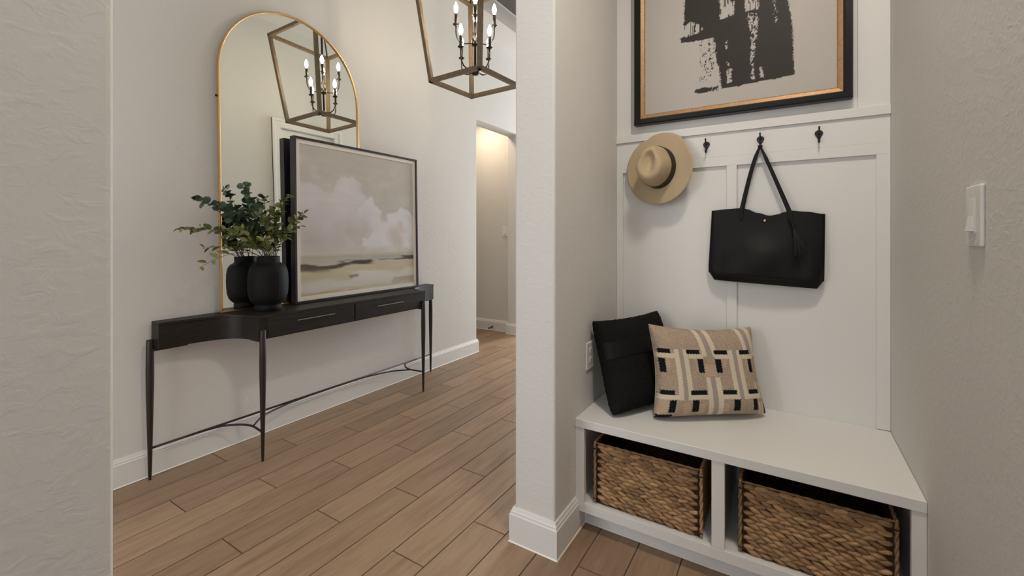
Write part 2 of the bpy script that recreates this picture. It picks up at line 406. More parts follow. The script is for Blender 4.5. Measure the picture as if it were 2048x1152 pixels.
bx('toe_kick', (x0, 1.752, 0.0005), (x1, 1.768, 0.0975)); part('caulk_line', MB().box((x0, 1.747, .0005), (x1, 1.7525, .007)), 'caulk', bench, 0.002)

# ------------------------------------------------------------------ woven baskets
def strand_mesh(L_, H_, B_, k):
    rr = random.Random(k); m = MB()
    def fn(u, v):
        s = u * 2 - 1; q = v * 2 - 1
        wdt = (1 - abs(s) ** 2.2) ** 0.75 * 0.92 + 0.06
        z = q * wdt * H_ / 2 + 0.10 * H_ * math.sin(s * 2 + k)
        y = -B_ * max(0.0, (1 - q * q)) ** 0.6 * (0.35 + 0.65 * (1 - s * s)) + 0.004 * abs(s) ** 3
        return (s * L_ / 2, y, z)
    m.grid(fn, 6, 4); me = m.mesh('strand', smooth=True); me.materials.append(M['straw']); return me
STR = [strand_mesh(0.053, 0.0188, 0.0090, k) for k in range(6)]
def rope(m, p, q, r):                   # two-ply rope
    p = Vector(p); q = Vector(q); d = q - p; n = max(6, int(d.length / 0.008)); dn = d.normalized()
    a = Vector((0, 0, 1)) if abs(dn.z) < .8 else Vector((0, 1, 0)); a = (a - dn * a.dot(dn)).normalized(); b = dn.cross(a)
    for ph in (0, math.pi):
        m.tube([p + d * (i / n) + (a * math.cos(ph + i * .75) + b * math.sin(ph + i * .75)) * r * .42 for i in range(n + 1)], r * .66, 6)
def basket(x0, x1, z0, z1, y0, y1, label):
    c = ((x0 + x1) / 2, (y0 + y1) / 2, z0)
    t = thing('woven_basket', c, label, 'basket', None)
    th = .010
    body = MB()
    body.box((x0 + .004, y0 + .006, z0), (x1 - .004, y0 + .006 + th, z1 - .004)).box((x0 + .004, y1 - .006 - th, z0), (x1 - .004, y1 - .006, z1 - .004))
    body.box((x0 + .006, y0 + .016, z0), (x0 + .006 + th, y1 - .016, z1 - .004)).box((x1 - .006 - th, y0 + .016, z0), (x1 - .006, y1 - .016, z1 - .004))
    body.box((x0 + .01, y0 + .01, z0), (x1 - .01, y1 - .01, z0 + .008))
    part('shell', body, 'straw_gap_shade', t)
    rows = 16; dz = (z1 - z0 - .012) / rows; dx = 0.0335
    for r_ in range(rows):
        z = z1 - .008 - dz * (r_ + .5); n = int((x1 - x0 - .060) / dx)
        off = (dx * .5 if r_ % 2 else 0.0); cnt = n + (0 if r_ % 2 else 1)
        for i in range(cnt):
            x = x0 + .030 + off + i * (x1 - x0 - .060) / n
            o = link('strand', random.choice(STR), None, t, (x - c[0] + random.uniform(-.002, .002), y0 + .006 - c[1], z - c[2] + random.uniform(-.001, .001)))
            sl = -16 if r_ % 2 else 5
            o.rotation_euler = (random.uniform(-.1, .1), R(-sl + random.uniform(-5, 5)), random.uniform(-.06, .06))
            fs = min(1.0, (min(x - x0, x1 - x) - .006) / .0265) ; o.scale = (max(.55, fs) * random.uniform(.92, 1.08), 1, random.uniform(.88, 1.08))
    # sides: same weave, joined
    sd = MB()
    for sx, sg in ((x0 + .006, -1), (x1 - .006, 1)):
        for r_ in range(rows):
            z = z1 - .008 - dz * (r_ + .5); n = int((y1 - y0 - .03) / dx)
            for i in range(n):
                y = y0 + .042 + (dx * .5 if r_ % 2 else 0) + i * dx
                if y > y1 - .04: continue
                sl = R(-12 if r_ % 2 else 6) * sg
                def fn(u, v):
                    s = u * 2 - 1; q = v * 2 - 1; wdt = (1 - abs(s) ** 2.2) ** .75 * .92 + .06
                    a = s * .027; b = q * wdt * .0105
                    return (sx + sg * (.0045 * max(0, 1 - q * q) ** .6 * (.35 + .65 * (1 - s * s))), y + a * math.cos(sl) - b * math.sin(sl), z + a * math.sin(sl) + b * math.cos(sl))
                sd.grid(fn, 4, 2)
    o = part('side_weave', sd, 'straw', t, 0, True); o['kind'] = 'stuff'
    for xe in (x0 + .004, x1 - .004):
        m = MB(); rope(m, (xe, y0 + .004, z0 + .004), (xe, y0 + .004, z1), .0068); part('corner_rope', m, 'straw', t, 0, True)
        m = MB(); rope(m, (xe, y0, z1), (xe, y1, z1), .006); part('rim_rope', m, 'straw', t, 0, True)
        m = MB(); s_ = 1 if xe < c[0] else -1
        m.tube([(xe + s_ * (.009 + .0012 * math.sin(i * 2.1)), y0 - .0015, z0 + .006 + (z1 - z0 - .008) * i / 24) for i in range(25)], .0019, 5)
        for zz in (z0 + .02, z1 - .022): m.tube([(xe - s_ * .006, y0 - .003, zz), (xe + s_ * .016, y0 - .004, zz - .002)], .0022, 5)
        part('lacing', m, 'thread_black', t)
    m = MB(); rope(m, (x0, y0 + .006, z1 - .002), (x1, y0 + .006, z1 - .002), .0042); part('rim_rope', m, 'straw', t, 0, True)
    m = MB(); rope(m, (x0, y1 - .006, z1 - .002), (x1, y1 - .006, z1 - .002), .0042); part('rim_rope', m, 'straw', t, 0, True)
    return t
basket(-0.677, -0.262, 0.1155, 0.362, 1.722, 2.06, 'woven straw basket in the bench cubby beside the white column')
basket(-0.143, 0.281, 0.1155, 0.362, 1.722, 2.06, 'woven straw basket in the bench cubby beside the right wall')

# ------------------------------------------------------------------ cushions
def pillow_mesh(c00, c10, c01, c11, T, N, inset, seed, sag=0.0, pw=.5):
    # corners: bottom left, bottom right, top left, top right; +normal towards the room
    c00, c10, c01, c11 = map(Vector, (c00, c10, c01, c11))
    nrm = (c10 - c00).cross(c01 - c00).normalized()
    V = []; UV = []
    def pos(u, v, side):
        s = u * 2 - 1; q = v * 2 - 1
        s2 = s * (1 - inset * (1 - q * q) * abs(s)); q2 = q * (1 - (inset if q > 0 else inset * .35) * (1 - s * s) * abs(q))
        a = (s2 + 1) / 2; b = (q2 + 1) / 2
        p = c00 * (1 - a) * (1 - b) + c10 * a * (1 - b) + c01 * (1 - a) * b + c11 * a * b
        th = T * (max(0, (1 - s ** 4)) * max(0, (1 - q ** 4))) ** pw * (1 + .18 * (0.5 - v))
        wr = .0025 * math.sin(9 * u + 5 * v + seed) * math.sin(7 * v - 4 * u)
        return p + nrm * (side * th + wr * (1 - s * s) * (1 - q * q))
    Fs = []
    idx = {}
    for side in (1, -1):
        for j in range(N + 1):
            for i in range(N + 1):
                edge = i in (0, N) or j in (0, N)
                if side == -1 and edge: idx[(side, i, j)] = idx[(1, i, j)]; continue
                idx[(side, i, j)] = len(V); V.append(pos(i / N, j / N, side)); UV.append((i / N, j / N, side))
        for j in range(N):
            for i in range(N):
                q = (idx[(side, i, j)], idx[(side, i + 1, j)], idx[(side, i + 1, j + 1)], idx[(side, i, j + 1)])
                Fs.append(q if side == 1 else q[::-1])
    return V, Fs, np.array(UV), nrm, pos
def build_raw(name, V, Fs, off, mat, parent=None):
    me = bpy.data.meshes.new(name); me.from_pydata([tuple(Vector(p) - Vector(off)) for p in V], [], Fs)
    me.polygons.foreach_set('use_smooth', [True] * len(Fs))
    o = link(name, me, mat, parent, off if parent is None else (0, 0, 0)); o['_o'] = tuple(off); return o
# black wool cushion
bc = ((-0.612, 1.768, .470), (-0.425, 2.135, .470), (-0.728, 1.835, 0.838), (-0.538, 2.190, 0.850))
V, Fs, UV, nrm, pos = pillow_mesh(*bc, 0.068, 90, 0.055, 1.0, pw=.42)
bt = thing('throw_pillow', (-0.52, 1.95, .46), 'black woolly cushion with a smooth black band, leaning in the alcove corner', 'pillow')
V = [Vector(p) + Vector((random.gauss(0, .0009), random.gauss(0, .0009), random.gauss(0, .0009))) for p in V]
build_raw('cushion', V, Fs, (-0.52, 1.95, .46), 'wool_black', bt)
bnd = MB().grid(lambda u, v: pos(0.004 + .992 * u, 0.565 + 0.175 * v, 1) + nrm * 0.0035, 40, 8)
part('band', bnd, 'band_black', bt, 0, True)
# patterned cushion
kc = ((-0.466, 1.846, .468), (-0.078, 2.130, .470), (-0.503, 1.900, 0.840), (-0.136, 2.172, 0.818))
NP = 190
V, Fs, UV, nrm, pos = pillow_mesh(*kc, 0.072, NP, 0.10, 4.0, pw=.42)
s = UV[:, 0].copy(); tt = 1 - UV[:, 1].copy()
s = s + .0022 * np.sin(tt * 210); tt = tt + .0022 * np.sin(UV[:, 0] * 240)
BEI, CRE, GRE, TAN, BLK = [np.array(alb(*c, 1.28)) * np.array((.96, 1.0, 1.09)) for c in ((158, 138, 116), (196, 180, 154), (152, 136, 122), (172, 147, 122), (24, 22, 24))]
rgb = np.tile(BEI, (len(UV), 1)); sp = RNG.random(len(UV))
rgb *= (0.74 + 0.50 * sp)[:, None]
def rect(a, b, c, d, col, shear=0.0):
    sc = s - shear * (tt - (c + d) / 2); m = (sc >= a) & (sc <= b) & (tt >= c) & (tt <= d); rgb[m] = col * (0.95 + .1 * sp[m])[:, None]
rect(.36, .63, .0, .0, TAN)
for a in (.395, .815):                               # leaning double stripe at the top
    rect(a, a + .045, -.01, .33, CRE, .14); rect(a + .045, a + .095, -.01, .36, GRE, .14); rect(a + .095, a + .14, -.01, .33, CRE, .14)
for a in (.155, .665):                               # long double stripes
    rect(a, a + .045, .255, .80, CRE, .03); rect(a + .045, a + .085, .255, .80, GRE, .03); rect(a + .085, a + .13, .255, .80, CRE, .03)
rect(.43, .47, .56, 1.0, CRE, .03); rect(.47, .515, .56, 1.0, GRE, .03); rect(.515, .56, .56, 1.0, CRE, .03)
rect(.90, .915, .62, .80, CRE); rect(.94, .955, .62, .80, CRE)
rect(.42, .53, .42, .55, TAN); rect(.345, .37, .36, .50, TAN); rect(.60, .63, .36, .45, TAN); rect(.07, .10, .36, .46, TAN); rect(.83, .86, .36, .48, TAN)
rect(.57, .61, .84, .95, TAN); rect(.345, .40, .84, .96, TAN); rect(.21, .27, .83, 1, TAN); rect(.0, .08, .80, 1, TAN)
for a, b in ((.0, .155), (.285, .42), (.53, .66), (.795, .93)): rect(a, b, .305, .355, CRE)
for a, b in ((.0, .165), (.285, .43), (.56, .69), (.80, .95)): rect(a, b, .745, .795, CRE)
for a, b in ((.01, .115), (.265, .39), (.525, .65), (.775, .89)): rect(a, b, .255, .305, BLK)
for a, b in ((.01, .125), (.27, .42), (.56, .69), (.81, .92)): rect(a, b, .695, .745, BLK)
for a, b in ((.01, .06), (.365, .42), (.53, .585), (.86, .905)): rect(a, b, .36, .51, BLK, .03)
for a, b in ((.085, .14), (.285, .345), (.655, .715), (.845, .89)): rect(a, b, .80, .935, BLK, -.02)
rect(.0, .13, .958, 1.0, BLK); rect(.965, 1.0, .86, .985, BLK); rect(.905, .92, .84, 1.0, CRE); rect(.935, .95, .84, 1.0, CRE)
back = UV[:, 2] < 0; rgb[back] = CRE * .9
kt = build_raw('throw_pillow', V, Fs, (-0.3, 2.0, .46), 'kilim'); paint(kt.data, rgb)
tag(kt, 'beige woven cushion with cream stripes and black blocks on the white bench', 'pillow')

# ------------------------------------------------------------------ framed ink painting above the alcove rail
def frame_sweep(x0, x1, z0, z1, prof, yw):
    # prof: (inward offset, y) loop; rectangle in XZ
    V = []; k = len(prof)
    for cx, cz, sx, sz in ((x0, z0, 1, 1), (x1, z0, -1, 1), (x1, z1, -1, -1), (x0, z1, 1, -1)):
        for d, y in prof: V.append((cx + sx * d, yw + y, cz + sz * d))
    Fs = []
    for i in range(4):
        for j in range(k): Fs.append((i * k + j, i * k + (j + 1) % k, ((i + 1) % 4) * k + (j + 1) % k, ((i + 1) % 4) * k + j))
    return MB().add(V, Fs)
fx0, fx1, fz0, fz1 = -0.648, 0.220, 1.762, 2.86
ab = thing('framed_painting', ((fx0 + fx1) / 2, YB, fz0), 'large black abstract painting in a black and gold frame above the hook rail', 'painting')
part('frame', frame_sweep(fx0, fx1, fz0, fz1, [(0, -.0005), (0, -.040), (.005, -.048), (.024, -.048), (.028, -.040), (.031, -.034), (.031, -.0005)], YB), 'gloss_black', ab)
part('gold_liner', frame_sweep(fx0 + .031, fx1 - .031, fz0 + .031, fz1 - .031, [(0, -.0005), (0, -.034), (.015, -.028), (.021, -.022), (.021, -.0005)], YB), 'gold', ab)
px0, px1, pz0, pz1 = fx0 + .050, fx1 - .050, fz0 + .050, fz1 - .050
nx, nz = 256, 320
gx, gz = np.meshgrid(np.linspace(px0, px1, nx + 1), np.linspace(pz0, pz1, nz + 1)); gx = gx.ravel(); gz = gz.ravel()
jx = gx + .010 * (fbm(gx * 60, gz * 60, 3) - .5) + .006 * (RNG.random(len(gx)) - .5); jz = gz + .008 * (fbm(gx * 60, gz * 60, 9) - .5)
MAIN = [(-0.402, 2.62), (-0.41, 2.321), (-0.416, 2.249), (-0.413, 2.2), (-0.407, 2.157), (-0.432, 2.151), (-0.428, 2.13), (-0.397, 2.126), (-0.348, 2.121), (-0.289, 2.123), (-0.28, 2.095), (-0.278, 2.032), (-0.265, 1.982), (-0.258, 1.926), (-0.255, 1.881), (-0.228, 1.881), (-0.193, 1.881), (-0.163, 1.883), (-0.112, 1.887), (-0.08, 1.89), (-0.041, 1.887), (-0.016, 1.889), (0.024, 1.893), (0.025, 1.923), (0.022, 2.018), (0.018, 2.099), (0.012, 2.148), (0.002, 2.205), (-.01, 2.60), (-.2, 2.66)]
dark = inpoly(jx, jz, MAIN).astype(float)
streak = fbm(gx * 260, gz * 22, 21, 3); speck = fbm(gx * 190, gz * 150, 31, 2)
def light_patch(poly, dens, field): 
    m = inpoly(jx, jz, poly) & (field < dens); dark[m] = 0
light_patch([(-0.265, 2.5), (-0.202, 2.5), (-0.202, 2.203), (-0.26, 2.198)], .58, streak)
light_patch([(-0.163, 2.5), (-0.106, 2.5), (-0.106, 2.205), (-0.159, 2.205)], .56, streak)
light_patch([(-0.149, 2.198), (-0.106, 2.183), (-0.112, 2.075), (-0.132, 2.065), (-0.146, 2.152)], .56, speck)
light_patch([(-0.134, 2.064), (-0.120, 2.059), (-0.119, 2.013), (-0.127, 1.977), (-0.122, 1.904), (-0.134, 1.902), (-0.138, 1.986)], .60, speck)
light_patch([(-0.239, 2.097), (-0.228, 2.095), (-0.226, 2.058), (-0.235, 2.059)], .5, speck)
light_patch([(-0.23, 1.962), (-0.212, 1.966), (-0.211, 1.906), (-0.234, 1.903)], .75, speck)
light_patch([(-0.232, 2.002), (-0.222, 1.997), (-0.224, 1.978), (-0.231, 1.979)], .55, speck)
light_patch([(-0.105, 1.953), (-0.098, 1.952), (-0.085, 1.905), (-0.100, 1.905)], .65, speck)
light_patch([(-0.422, 2.2), (-0.385, 2.219), (-0.348, 2.199), (-0.327, 2.174), (-0.359, 2.158), (-0.41, 2.152)], .55, streak)
light_patch([(-0.053, 2.3), (-0.042, 2.3), (-0.039, 2.128), (-0.046, 2.129)], .42, speck)
sx_ = np.clip((gx + .350) / .07, 0, 1); m = (gx > -.350) & (gx < -.270) & (gz > 1.925) & (gz < 2.115) & (speck > .74 - .20 * sx_ ** 1.5) & (fbm(gx * 40, gz * 26, 77, 2) > .40); dark[m] = 1
m = ((jx + .333) / .038) ** 2 + ((jz - 1.888) / .0125) ** 2 < 1; dark[m] = 1
m = (gx > -.30) & (gx < -.255) & (gz > 1.876) & (gz < 1.90) & (speck > .60); dark[m] = 1
paper = np.array((0.455, 0.42, 0.39)); ink = np.array((0.026, 0.021, 0.017))
rgb = paper * (1 - dark)[:, None] + ink * dark[:, None]
W_ = nx + 1
vs = list(zip((gx - ab.location.x).tolist(), [-.023] * len(gx), (gz - ab.location.z).tolist()))
fs = [(j * W_ + i, j * W_ + i + 1, (j + 1) * W_ + i + 1, (j + 1) * W_ + i) for j in range(nz) for i in range(nx)]
me = bpy.data.meshes.new('print'); me.from_pydata(vs, [], fs); paint(me, rgb); link('print', me, 'ink_print', ab)

# ------------------------------------------------------------------ coat hooks
def hook_parts(c, label):
    x, y, z = c
    t = thing('coat_hook', (x, y, z - .03), label, 'hook', 'iron hooks on the alcove rail')
    pl = MB(); out = []
    for i in range(24):
        a = 2 * math.pi * i / 24; r = .0145
        dx = r * math.sin(a); dz = r * math.cos(a)
        if dz < 0: dx *= (1 - (-dz / r) ** 1.3 * .80); dz *= 1.75
        out.append((x + dx, z + .010 + dz))
    pl.prism(out, 1, y - .005, y - .0003); part('back_plate', pl, 'black_iron', t, 0.0015)
    m = MB().tube([(x, y - .004, z + .008), (x, y - .018, z + .012), (x, y - .030, z + .022), (x, y - .034, z + .034)], [.0038, .0036, .0032, .0036], 8); part('upper_prong', m, 'black_iron', t, 0, True)
    m = MB().tube([(x, y - .004, z - .006), (x, y - .010, z - .020), (x, y - .018, z - .029), (x, y - .028, z - .028), (x, y - .033, z - .018)], [.0042, .0038, .0036, .0034, .0040], 8); part('lower_hook', m, 'black_iron', t, 0, True)
    return t
HY = YB - .0107
hook_parts((-0.318, HY, 1.626), 'empty black iron hook beside the straw hat'); hook_parts((-0.100, HY, 1.626), 'black iron hook holding the tote bag handles'); hook_parts((0.110, HY, 1.626), 'empty black iron hook nearest the right wall')

# ------------------------------------------------------------------ straw hat
hat = thing('fedora_hat', (-0.527, YB - .020, 1.365), 'tan fedora hat with a black band hanging on the alcove wall', 'hat')
HC = Vector((-0.520, YB - .042, 1.538)); HT = Matrix.Rotation(R(-10), 3, 'Z') @ Matrix.Rotation(R(-5), 3, 'X')
def H2W(x, y, h):       # local: x right, y up, h out of the wall
    return tuple(HC + HT @ Vector((x, -h, y)))
def pinch(ph): return 1 - .20 * (math.exp(-((ph - R(52)) / R(30)) ** 2) + math.exp(-((ph + R(52)) / R(30)) ** 2))
def angup(a):           # angle from 'up', range -pi..pi
    return (math.pi / 2 - a + math.pi) % (2 * math.pi) - math.pi
ca, cb = 0.080, 0.099
def brim_R(a):
    c, s_ = math.cos(a), math.sin(a); r = 1 / math.sqrt((c / .165) ** 2 + (s_ / .175) ** 2)
    ph = angup(a); r *= 1 - .055 * math.exp(-((ph - R(62)) / R(20)) ** 2); return r
NB = 72
def brim_pt(i, j, up):
    a = 2 * math.pi * i / NB; c, s_ = math.cos(a), math.sin(a); t_ = j / 10
    r0 = 1 / math.sqrt((c / ca) ** 2 + (s_ / cb) ** 2); r1 = brim_R(a); r = r0 + (r1 - r0) * t_
    ph = angup(a)
    h = .010 - .008 * t_ + .016 * math.sin(ph) ** 2 * t_ ** 2 * (1 if ph < 0 else 1.4) - .006 * t_ * math.cos(ph) 
    return H2W(r * c, r * s_, h + (.003 if up else 0))
V = []; Fs = []
for up in (True, False):
    o0 = len(V)
    for j in range(11):
        for i in range(NB): V.append(brim_pt(i, j, up))
    for j in range(10):
        for i in range(NB): Fs.append((o0 + j * NB + i, o0 + j * NB + (i + 1) % NB, o0 + (j + 1) * NB + (i + 1) % NB, o0 + (j + 1) * NB + i))
for i in range(NB): Fs.append((10 * NB + i, 10 * NB + (i + 1) % NB, 21 * NB + (i + 1) % NB, 21 * NB + i))
part('brim', MB().add(V, Fs), 'hat_felt', hat, 0, True)
CH = 0.122
def crown_pt(u, v):
    a = 2 * math.pi * u; ph = angup(a); c, s_ = math.cos(a), math.sin(a)
    r0 = 1 / math.sqrt((c / ca) ** 2 + (s_ / cb) ** 2)
    if v < .55:
        k = v / .55; r = r0 * (1 - .05 * k - .16 * k ** 4); r *= 1 + (pinch(ph) - 1) * k ** 1.3; h = .010 + CH * k
        h -= .030 * k * math.exp(-(ph / R(40)) ** 2) * 0.35
    else:
        k = (v - .55) / .45; rim = r0 * .79 * pinch(ph); r = rim * (1 - k)
        hill = math.sin(min(1, k * 2.6) * math.pi / 2) * .010 if k < .38 else .010
        d = smoothstep(0.10, 0.95, k); x_ = r * c; y_ = r * s_
        dent = .034 * math.exp(-(x_ / .026) ** 2 - ((y_ - .012) / .058) ** 2) * smoothstep(0.05, .5, k)
        rise = .010 * math.sin(min(k * 3.2, 1) * math.pi / 2)
        h = .010 + CH + rise - dent - .030 * .35 * math.exp(-(ph / R(40)) ** 2) * (1 - k)
    return H2W(r * c, r * s_, float(h))
part('crown', MB().grid(crown_pt, 72, 40, True), 'hat_felt', hat, 0, True)
def band_pt(u, v):
    a = 2 * math.pi * u; c, s_ = math.cos(a), math.sin(a); r0 = 1 / math.sqrt((c / ca) ** 2 + (s_ / cb) ** 2)
    k = .36 * v; r = r0 * (1 - .05 * k) * (1 + (pinch(angup(a)) - 1) * k ** 1.3) + .0016
    return H2W(r * c, r * s_, .0125 + CH * k)
part('hat_band', MB().grid(band_pt, 72, 4, True), 'ribbon', hat, 0, True)

# ------------------------------------------------------------------ tote bag
bag = thing('tote_bag', (-0.09, YB - .03, 1.0), 'black leather tote bag with tassel hanging from the middle hook', 'bag')
TOP = [(-0.291, 1.329), (-0.235, 1.334), (-0.172, 1.337), (-0.153, 1.332), (-0.110, 1.314), (-0.064, 1.301), (-0.035, 1.306), (-0.014, 1.314), (0.008, 1.321), (0.065, 1.315), (0.128, 1.304)]
def top_at(u):
    x = -0.291 + u * .419
    for (a, za), (b, zb) in zip(TOP, TOP[1:]):
        if x <= b + 1e-6: k = (x - a) / (b - a); k = k * k * (3 - 2 * k); return x, za + (zb - za) * k
    return TOP[-1]
def bag_pt(u, v, side):
    xt, zt_ = top_at(u)
    zb_ = 1.016 - .018 * u; xb = -0.303 + .427 * u + .0
    cut = .024 * (max(0, (abs(2 * u - 1) - .90) / .10)) ** 1.0        # chamfered lower corners
    zb_ = zb_ + cut * 1.3
    k = v; z = zt_ + (zb_ - zt_) * k; x = xt + (xb - xt) * min(1, k * 1.05)
    e_ = 1 - abs(2 * u - 1) ** 5
    th = (.010 + .042 * math.sin(min(1, k * 1.08) * math.pi / 2) ** 1.6) * (.35 + .65 * e_)
    th += .016 * math.exp(-((u - .46) / .20) ** 2 - ((k - .62) / .22) ** 2) - .007 * math.exp(-((abs(u - .46) - .36) / .07) ** 2 - ((k - .72) / .2) ** 2)
    if k > .90: th *= 1 - 3.6 * (k - .90)
    th += .0025 * math.sin(u * 11 + k * 4) * e_ * math.sin(k * 3.0)
    y = (YB - .022) - (th if side else .0)
    if not side: y = YB - .016
    return (x, y, z)
NU, NV = 40, 28
V = []; Fs = []
for side in (1, 0):
    for j in range(NV + 1):
        for i in range(NU + 1): V.append(bag_pt(i / NU, j / NV, side))
o1 = (NU + 1) * (NV + 1)
for j in range(NV):
    for i in range(NU):
        a = j * (NU + 1) + i; q = (a, a + 1, a + NU + 2, a + NU + 1); Fs.append(q); Fs.append(tuple(k + o1 for k in q[::-1]))
for j in range(NV):
    for i in (0, NU):
        a = j * (NU + 1) + i; b = a + NU + 1; Fs.append((a, b, b + o1, a + o1))
for i in range(NU): a = NV * (NU + 1) + i; Fs.append((a, a + 1, a + 1 + o1, a + o1))
m = MB().add(V, Fs); part('body', m, 'leather', bag, 0, True)
# raised seam along the foot of the bag and up its ends
sm = MB(); sm.tube([Vector(bag_pt(i / NU, .915, 1)) + Vector((0, -.0004, 0)) for i in range(2, NU - 1)], .0016, 6)
for i in (0, NU): sm.tube([Vector(bag_pt(i / NU, j / 20, 1)) + Vector((0, .003, 0)) for j in range(21)], .0034, 6)
part('seam', sm, 'leather', bag, 0, True)
def ribbon(m, pts, wdt, th):
    P = [Vector(p) for p in pts]; V = []; Fs = []
    for i, p in enumerate(P):
        d = (P[min(i + 1, len(P) - 1)] - P[max(i - 1, 0)]).normalized(); sd = d.cross(Vector((0, 1, 0))).normalized(); w_ = wdt[i] if isinstance(wdt, list) else wdt
        for a, b in ((-1, -1), (1, -1), (1, 1), (-1, 1)): V.append(p + sd * (a * w_ / 2) + Vector((0, b * th / 2, 0)))
    for i in range(len(P) - 1):
        for j in range(4): Fs.append((i * 4 + j, i * 4 + (j + 1) % 4, (i + 1) * 4 + (j + 1) % 4, (i + 1) * 4 + j))
    Fs += [(3, 2, 1, 0), tuple((len(P) - 1) * 4 + j for j in range(4))]; m.add(V, Fs)
def bez(a, b, c, n): return [Vector(a) * (1 - i / n) ** 2 + Vector(b) * 2 * (i / n) * (1 - i / n) + Vector(c) * (i / n) ** 2 for i in range(n + 1)]
for dy, ex in ((0.0, 0.0), (0.010, .004)):
    m = MB(); hy = HY - .022 + dy * .8
    L_ = bez((-0.100, hy, 1.604), (-0.128, hy, 1.55), (-0.171 + ex, YB - .040 + dy, 1.337), 10) + [Vector((-0.173 + ex, YB - .0415 + dy * 1.3, z)) for z in (1.322, 1.305, 1.288)]
    Rr = bez((-0.100, hy, 1.604), (-0.070, hy, 1.53), (0.006 - ex, YB - .040 + dy, 1.326), 10) + [Vector((0.010 - ex, YB - .0415 + dy * 1.3, z)) for z in (1.312, 1.296, 1.280)]
    for pth in (L_, Rr): ribbon(m, pth, [.007, .009, .011] + [.014] * (len(pth) - 3), .0035)
    m.tube([(-0.107, hy, 1.600), (-0.100, hy - .002, 1.607), (-0.093, hy, 1.600)], .0052, 8)
    part('handle', m, 'leather', bag, 0.0008)
sn = link('snap', MB().lathe([(.0005, 0), (.0064, .0004), (.0062, .0018), (.0034, .0034), (.0004, .0040)], (0, 0, 0), 16).mesh('snap', smooth=True), 'brass', bag)
sn.rotation_euler = (R(90), 0, 0); sn.location = Vector(bag_pt((-.082 + .291) / .419, .088, 1)) - Vector(bag['_o']) - Vector((0, .0003, 0))
m = MB(); m.tube([(0.002, YB - .046, 1.292), (0.012, YB - .052, 1.276), (0.018, YB - .054, 1.262)], .0045, 8); m.tube([(0.019, YB - .060, 1.268), (0.022, YB - .066, 1.246)], .0065, 8)
for i in range(9):
    k = i / 8; e0 = (0.022 + .003 * (k - .5), YB - .066, 1.250); e2 = (0.024 + .050 * k, YB - .086 - .006 * math.sin(i * 2.3), 1.133 + .020 * k * k + .004 * math.sin(i * 3.1))
    ribbon(m, bez(e0, (0.026 + .016 * k, YB - .084, 1.20), e2, 7), .0042, .0016)
part('tassel', m, 'leather', bag, 0)

# ------------------------------------------------------------------ wall switches and outlet
def plate(nm, c, nrm, wd, ht, label, cat, kind):
    # c: centre on the wall, nrm: +1 faces -X, -1 faces +X, 0 faces -Y
    t = thing(nm, c, label, cat)
    def fr(a, b, d): return (c[0] - d * nrm, c[1] + a, c[2] + b) if nrm else (c[0] + a, c[1] - d, c[2] + b)
    def bxp(a0, a1, b0, b1, d0, d1): return MB().box(tuple(min(p, q) for p, q in zip(fr(a0, b0, d0), fr(a1, b1, d1))), tuple(max(p, q) for p, q in zip(fr(a0, b0, d0), fr(a1, b1, d1))))
    part('plate', bxp(-wd / 2, wd / 2, -ht / 2, ht / 2, .0002, .0075), 'plastic_white', t, 0.003)
    if kind == 'rocker':
        part('rocker_frame', bxp(-.0185, .0185, -.036, .036, .0074, .0090), 'plastic_white', t, 0.0008)
        m = MB(); V = []
        for a in (-.0150, .0150):
            for b, d in ((-.0325, .0088), (.0325, .0088), (.0325, .0098), (.0, .0112), (-.0325, .0160)): V.append(fr(a, b, d))
        m.add(V, [(0, 1, 2, 3, 4), (9, 8, 7, 6, 5)] + [(i, (i + 1) % 5, (i + 1) % 5 + 5, i + 5) for i in range(5)]); part('rocker', m, 'plastic_white', t, 0.0008)
        for b in (-.048, .048): part('screw', bxp(-.0026, .0026, b - .0026, b + .0026, .0070, .0083), 'plastic_white', t, 0.001)
    else:
        for b in (-.021, .021):
            m = MB(); pts = []
            for i in range(20):
                a = 2 * math.pi * i / 20; pts.append((max(-.0135, min(.0135, .0172 * math.cos(a))), b + .0145 * math.sin(a)))
            V = [fr(p, q, .0070) for p, q in pts] + [fr(p, q, .0098) for p, q in pts]
            m.add(V, [tuple(range(20)), tuple(range(39, 19, -1))] + [(i, (i + 1) % 20, (i + 1) % 20 + 20, i + 20) for i in range(20)])
            r_ = part('receptacle', m, 'plastic_white', t, 0.0008)
            sl = MB()
            for a in (-.006, .006):
                q = bxp(a - .0011, a + .0011, b - .002, b + .0065, .0097, .0101); sl.add(q.v, q.f)
            q = bxp(-.002, .002, b - .0095, b - .0055, .0097, .0101); sl.add(q.v, q.f); part('slot', sl, 'slot_dark', r_)
        part('screw', bxp(-.002, .002, -.002, .002, .0070, .0082), 'plastic_white', t, 0.0008)
    return t
plate('light_switch', (XR, 1.300, 1.259), 1, 0.088, 0.128, 'white rocker light switch on the textured right wall', 'switch', 'rocker')
plate('light_switch', (-3.003, 4.65, 1.261), 0, 0.078, 0.122, 'small white light switch on the hall wall beyond the doorway', 'switch', 'rocker')
plate('wall_outlet', (XP1, 1.840, 0.686), -1, 0.082, 0.118, 'white double outlet behind the black cushion', 'outlet', 'outlet')
ds = thing('door_stop', (-3.19, 4.632, 0.045), 'small black door stop on the hall baseboard', 'door stop')
part('rod', MB().tube([(-3.19, 4.6325, .045), (-3.19, 4.565, .040)], [.006, .006], 8), 'black_iron', ds, 0, True)
part('mount', MB().tube([(-3.19, 4.6328, .045), (-3.19, 4.620, .0445)], [.015, .010], 10), 'black_iron', ds, 0, True); part('tip', MB().tube([(-3.19, 4.570, .040), (-3.19, 4.553, .039)], .010, 10), 'black_iron', ds, 0, True)

